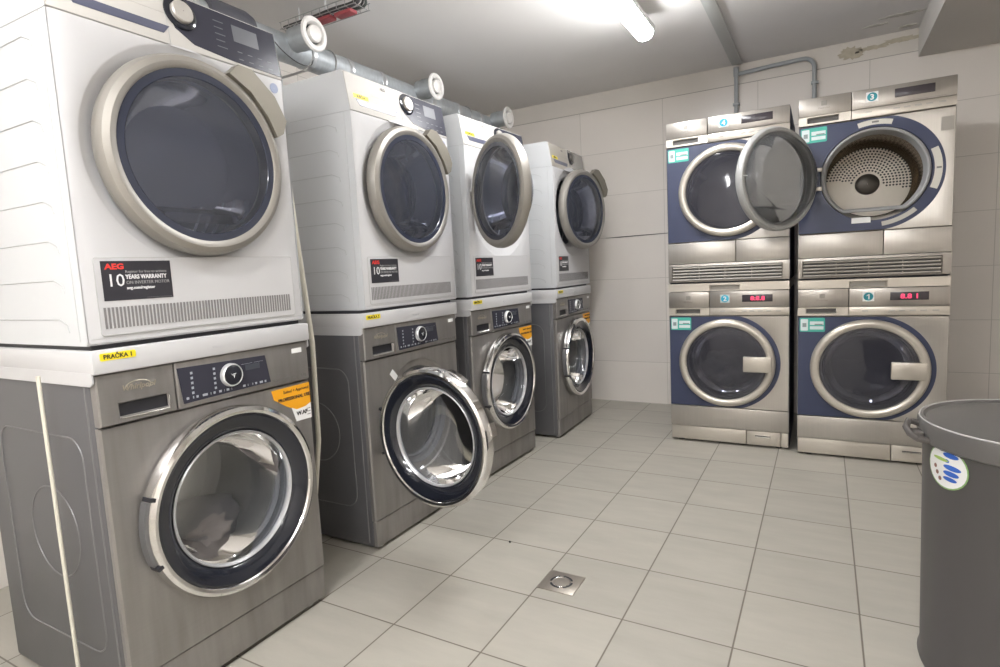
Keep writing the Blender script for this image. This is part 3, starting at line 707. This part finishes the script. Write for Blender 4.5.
# ------------------------------------------------------------------ left row
ROW = [('A', 0, .083, 0), ('B', -.057, .991, -.0033), ('C', -.057, 1.7215, -.038), ('D', .017, 2.5486, .025)]
WL = ['steel-fronted washing machine nearest the viewer, grey laundry behind its closed door',
      'steel-fronted washing machine with its round door standing wide open',
      'steel-fronted washing machine with closed door, between the open washer and the farthest',
      'farthest steel-fronted washing machine of the left row, closed, beside the bare tiled wall']
DL = ['largest nearest white tumble dryer, stacked on the nearest washer, door closed',
      'white tumble dryer with closed door, stacked above the washer whose door stands open',
      'white tumble dryer whose grey-ringed door stands wide open towards the viewer',
      'farthest white tumble dryer of the left row, silver control panel, door slightly ajar']
SL = ['white shelf between the nearest stacked washer and dryer', 'white shelf on top of the open washing machine',
      'white shelf under the white dryer with the wide open door', 'farthest white shelf, on the washer nearest the back wall']
for i, (k, x, y, r) in enumerate(ROW):
    steel_washer(WL[i], x, y, r, 95 if k == 'B' else 0, k != 'B')
    shelf(SL[i], x, y, r, str(i+1))
    white_dryer(DL[i], x, y+(0 if k == 'A' else .027), r, {'A': 0, 'B': 0, 'C': 120, 'D': 13}[k], k == 'D', {'A': -.008, 'B': .006, 'C': .006, 'D': .014}[k], -.032 if k == 'A' else 0)
CL = plaster('laundry_cloth', (.20, .185, .18), .9, .3, 9)
o = crumple('laundry', (-.21, .083+.29, .335), (.12, .135, .070), CL, 3.1); tag(o, 'heap of grey laundry inside the nearest washing machine', 'laundry')

# ------------------------------------------------------------------ back row
RE = .004; EX, EY = .6225, 2.757
ux, uy = math.cos(RE), math.sin(RE)
E2 = (EX, EY, 0); E1 = (1.272, 2.711, 0)
pro_washer('blue and steel washing machine with sticker 2, laundry behind its closed glass door', E2, RE, '2', mat('clear_sticker', (.55, .62, .62), .3), CYAN, '8:8.8')
pro_washer('blue and steel washing machine with sticker 1, beside the bin', E1, RE, '1', PAPER, TEAL, '8.8 1')
for L, q in (('steel shelf of the left-hand stack, under the dryer with the closed door', E2), ('steel shelf of the right-hand stack by the bin, under the wide open dryer', E1)):
    pro_shelf(L, (q[0], q[1], .8535), RE)
pro_dryer('blue and steel tumble dryer with sticker 4 and closed door', (E2[0], E2[1], .9005), RE, '4', mat('clear_sticker', (.55, .62, .62), .3), CYAN, 0)
pro_dryer('blue and steel tumble dryer with sticker 3, door swung open showing its perforated drum', (E1[0], E1[1], .9005), RE, '3', PAPER, TEAL, 128)
for t in list(C.objects):
    if t.get('group', '').startswith(('blue and steel', 'steel stacking')): t.scale.x = 1.024 if t.location.x < 1 else 1.032
    if t.get('group', '').startswith('blue and steel'):
        dry = 'dryers' in t['group']
        code_sticker(t, .010, .660 if dry else .640)
CL2 = plaster('laundry_pale', (.50, .49, .47), .9, .2, 9)
o = crumple('laundry', (EX+.28, EY+.23, .40), (.14, .11, .085), CL2, 8.2); tag(o, 'heap of pale laundry inside the washing machine numbered 2', 'laundry')

# ------------------------------------------------------------------ duct and valves
AX, AZ, DR = -.665, 2.028, .058
t = thing('ventilation_duct', 'long galvanised round duct running above the left row of machines', 'duct', (AX, 0, AZ))
MB().lathe([(.001, -.35), (DR, -.35), (DR, 3.06), (DR*.8, 3.10), (.001, 3.10)], 0, 0, 40).obj('duct_pipe', GALV, t)
for y in (.10, .72, .86, 1.42, 1.66, 1.90, 2.34, 2.62, 2.88):
    MB().lathe([(DR+.0005, y-.016), (DR+.004, y-.014), (DR+.0012, y-.006), (DR+.0012, y+.006), (DR+.004, y+.014), (DR+.0005, y+.016)], 0, 0, 40).obj('coupling', mat('coupling_bright', (.6, .61, .62), .3, .8), t)
MB().lathe([(DR+.001, .91), (.072, .915), (.078, .93), (.078, 1.08), (.070, 1.11), (DR+.001, 1.12)], 0, 0, 40).obj('sleeve', mat('sleeve_dark', (.07, .07, .085), .5), t, 'dark rubber sleeve')
for y in (.30, 1.55, 2.75):
    MB().tube([(DR*1.05*math.cos(a), y, DR*1.05*math.sin(a)) for a in [2*PI*i/32 for i in range(32)]], .0035, 6, closed=True).tube([(-DR, y, 0), (X0-AX+.0005, y, 0)], .006, 6).obj('wall_bracket', mat('hanger_steel', (.4, .4, .4), .4, .7), t)
VL = ['round white exhaust valve nearest the viewer, on a duct branch below the cables', 'round white exhaust valve on the duct above the closed dryer of the second stack', 'farthest round white exhaust valve, at the duct end near the back wall']
for L, y in zip(VL, (1.315, 2.2, 3.045)):
    t = thing('exhaust_valve', L, 'vent', (-.5, y, 2.052), 0, 'white exhaust valves on the duct')
    T = Matrix.Rotation(-PI/2, 4, 'Z') @ Matrix.Identity(4)
    # local lathe axis y -> pointing +x : y becomes x
    T = Matrix(((0, 1, 0, 0), (-1, 0, 0, 0), (0, 0, 1, 0), (0, 0, 0, 1)))
    MB(T).lathe([(.050, -.112), (.050, -.02), (.054, -.016), (.054, -.006), (.050, -.004)], 0, 0, 36).lathe([(.0535, -.075), (.0535, -.06)], 0, 0, 36).obj('branch_pipe', GALV, t)
    MB(T).lathe([(.052, -.006), (.068, -.002), (.071, .004), (.066, .011), (.050, .012), (.042, .002), (.040, -.012)], 0, 0, 48).obj('valve_ring', mat('valve_white', (.72, .70, .67), .4), t)
    MB(T).lathe([(.040, -.030), (.001, -.030)], 0, 0, 30).obj('valve_throat', DARKIN, t)
    MB(T).lathe([(.030, -.012), (.0355, .004), (.033, .014), (.020, .019), (.001, .020)], 0, 0, 40).obj('valve_disc', mat('valve_white', (.7, .7, .7)), t)
def cable(name, pts, r, m, label):
    P = []; V = [Vector(p) for p in pts]
    for i in range(len(V)-1):
        a, b, c, d = V[max(i-1, 0)], V[i], V[i+1], V[min(i+2, len(V)-1)]
        for k in range(7):
            s = k/7; P.append(.5*((2*b)+(c-a)*s+(2*a-5*b+4*c-d)*s*s+(3*b-a-3*c+d)*s**3))
    P.append(V[-1]); o = MB().tube(P, r, 7).obj(name, m); tag(o, label, 'cable', 'loose cables near the ceiling'); return o
cable('cable', [(-.72, 1.20, 2.10), (-.60, 1.16, 2.03), (-.585, 1.22, 1.975), (-.60, 1.32, 1.955), (-.61, 1.40, 1.975), (-.63, 1.44, 2.07)], .0022, SEAM, 'thin dark cable looped under the duct at the nearest exhaust valve')
# cable tray crossing over the duct
t = thing('cable_tray', 'wire mesh cable tray hanging across the ceiling above the duct', 'cable tray', (0, 1.455, 2.172))
WIRE = mat('tray_wire', (.45, .45, .44), .4, .7)
m = MB()
for y in (-.045, -.015, .015, .045): m.tube([(-.80, y, 0), (-.34, y, 0)], .002, 6)
for y in (-.047, .047): m.tube([(-.80, y, .028), (-.34, y, .028)], .002, 6)
for k in range(10):
    x = -.79+.049*k; m.tube([(x, -.047, .028), (x, -.047, 0), (x, .047, 0), (x, .047, .028)], .0018, 6)
m.obj('basket', WIRE, t)
for x in (-.72, -.555): MB().tube([(x, 0, -.003), (x, 0, .0875)], .003, 6).obj('hanger_rod', mat('rod_white', (.6, .6, .6), .4), t)
for j, (dy, dz, m_, r, L) in enumerate(((-.03, .011, SEAM, .006, 'black cable lying along the front edge of the mesh tray'), (-.012, .012, mat('cable_grey', (.12, .12, .13), .5), .007, 'dark grey cable lying in the middle of the mesh tray'), (.010, .010, SEAM, .005, 'black cable lying behind the grey one in the mesh tray'), (.030, .012, mat('cable_green', (.12, .15, .13), .5), .006, 'greenish cable at the rear edge of the mesh tray'))):
    cable('cable', [(-.79, 1.455+dy, 2.172+dz), (-.62, 1.455+dy+.006, 2.172+dz+.004), (-.48, 1.455+dy-.004, 2.174+dz), (-.36, 1.455+dy, 2.176+dz), (-.315, 1.40+dy, 2.20), (-.33, 1.30+dy*1.5, 2.225), (-.36, 1.20+dy, 2.235)], r, m_, L)
RD = mat('red_strip', (.36, .07, .08), .5)
for L, x0, x1, yy in (('dull red cable carrier strip under the mesh tray, nearer the valve', -.615, -.500, 1.452), ('dull red cable carrier strip under the mesh tray, at its outer end', -.480, -.385, 1.458)):
    o = MB().box(x0, x1, yy-.034, yy+.010, 2.155, 2.1685, .002).obj('cable_strip', RD); tag(o, L, 'cable strip', 'red cable strips under the tray')
o = MB().box(-.375, -.345, 1.33, 1.45, 2.196, 2.212, .002).obj('cable_strip', RD); tag(o, 'short dull red strip turning the corner at the end of the mesh tray', 'cable strip', 'red cable strips under the tray')

# ------------------------------------------------------------------ thin uprights beside the first stack
POLE = mat('pole_cream', (.62, .59, .50), .5)
for L, x, y, dx in (('thin cream pole standing against the near side of the first stack', -.160, .048, 0), ('thin cream pole standing in the gap between the first and second stacks', -.112, .80, -.03)):
    t = thing('support_pole', L, 'pole', (x, y, 0))
    MB().tube([(0, 0, .004), (0, 0, .3), (0, 0, .84)] if y < .5 else [(-.078, 0, .004), (-.045, 0, .25), (0, 0, .48), (.010, 0, .82), (-.028, 0, 1.25), (-.045, 0, 1.5)], .0045 if y < .5 else .0085, 12).obj('pole', POLE, t)
    MB().add(*cyl(0 if y < .5 else -.078, 0, 0, .006, .014)).obj('foot', POLE, t)

# ------------------------------------------------------------------ bin
t = thing('waste_bin', 'tall dark grey plastic bin with clip-on lid and oval fruit label', 'bin', (1.835, 1.135, 0))
BIN = mat('bin_plastic', (.075, .070, .070), .42)
def zl(prof, n=56): # lathe about z: profile (r, z)
    vs = []; fs = []
    for r, z in prof:
        for i in range(n): a = 2*PI*i/n; vs.append((r*math.cos(a), r*math.sin(a), z))
    for j in range(len(prof)-1):
        for i in range(n): fs.append([j*n+i, j*n+(i+1) % n, (j+1)*n+(i+1) % n, (j+1)*n+i])
    return vs, fs
MB().add(*zl([(.001, .004), (.222, .004), (.228, .0), (.231, .012), (.226, .03), (.232, .56), (.236, .572), (.236, .588)])).obj('bin_body', BIN, t)
lid = MB().add(*zl([(.2375, .570), (.244, .574), (.244, .612), (.240, .620), (.232, .622), (.226, .616), (.15, .628), (.05, .634), (.001, .635)])).obj('lid', mat('lid_plastic', (.11, .105, .10), .3), t)
MB().tube([(.2395*math.cos(2*PI*i/56), .2395*math.sin(2*PI*i/56), .6205) for i in range(56)], .0022, 6, closed=True).obj('lid_rim_highlight', mat('rim_highlight', (.45, .44, .43), .2), lid)  # pale tube: highlight along the lid rim put into its colour
aH = math.atan2(.02, -1)
for s in (math.radians(190), math.radians(10)):
    T = Matrix.Rotation(s, 4, 'Z'); m = MB(T)
    m.tube([(.240, -.035, .604), (.262, -.034, .610), (.272, -.015, .598), (.272, .015, .590), (.262, .034, .584), (.240, .035, .580)], .008, 10)
    m.box(.243, .266, -.02, .02, .575, .597, .005).obj('clip', mat('clip_gloss', (.10, .09, .085), .15), t)
# oval label wrapped on the body
def patch(a_c, z_c, wa, hz, r, n=28, k=4):
    vs = [(r*math.cos(a_c), r*math.sin(a_c), z_c)]; fs = []
    for i in range(n):
        th = 2*PI*i/n; a = a_c+wa*math.cos(th); vs.append((r*math.cos(a), r*math.sin(a), z_c+hz*math.sin(th)))
    for i in range(n): fs.append([0, 1+i, 1+(i+1) % n])
    return vs, fs
def patchg(a_c, z_c, wa, hz, r):  # finely wrapped ellipse
    vs = []; fs = []; N = 14; K = 28
    for j in range(N+1):
        q = j/N
        for i in range(K): th = 2*PI*i/K; a = a_c+wa*q*math.cos(th); vs.append((r*math.cos(a), r*math.sin(a), z_c+hz*q*math.sin(th)))
    for j in range(N):
        for i in range(K): fs.append([j*K+i, j*K+(i+1) % K, (j+1)*K+(i+1) % K, (j+1)*K+i])
    return vs, fs
ac = math.radians(209)
lb = MB().add(*patchg(ac, .532, .25, .050, .2335)).obj('oval_label', mat('label_green', (.25, .42, .16), .5), t, 'oval white label with green border')
MB().add(*patchg(ac, .532, .235, .0465, .2341)).obj('label_face', PAPER, lb)
m = MB()
for a, z, w, h in ((.06, .562, .09, .006), (.08, .535, .10, .006), (.07, .521, .09, .006), (.06, .508, .08, .005), (.02, .548, .03, .004)): m.add(*patchg(ac+a, z, w, h, .2347))
m.obj('blue_lettering', mat('label_blue', (.03, .12, .50), .5), lb)
m = MB()
for a, z in ((-.13, .527), (-.10, .514), (-.06, .502)): m.add(*patchg(ac+a, z, .022, .005, .2348))
m.obj('fruit_pictures', mat('label_fruit', (.25, .13, .10), .5), lb)
MB().add(*patchg(ac-.06, .548, .10, .004, .2348)).obj('green_lettering', mat('label_leaf', (.35, .50, .12), .5), lb)
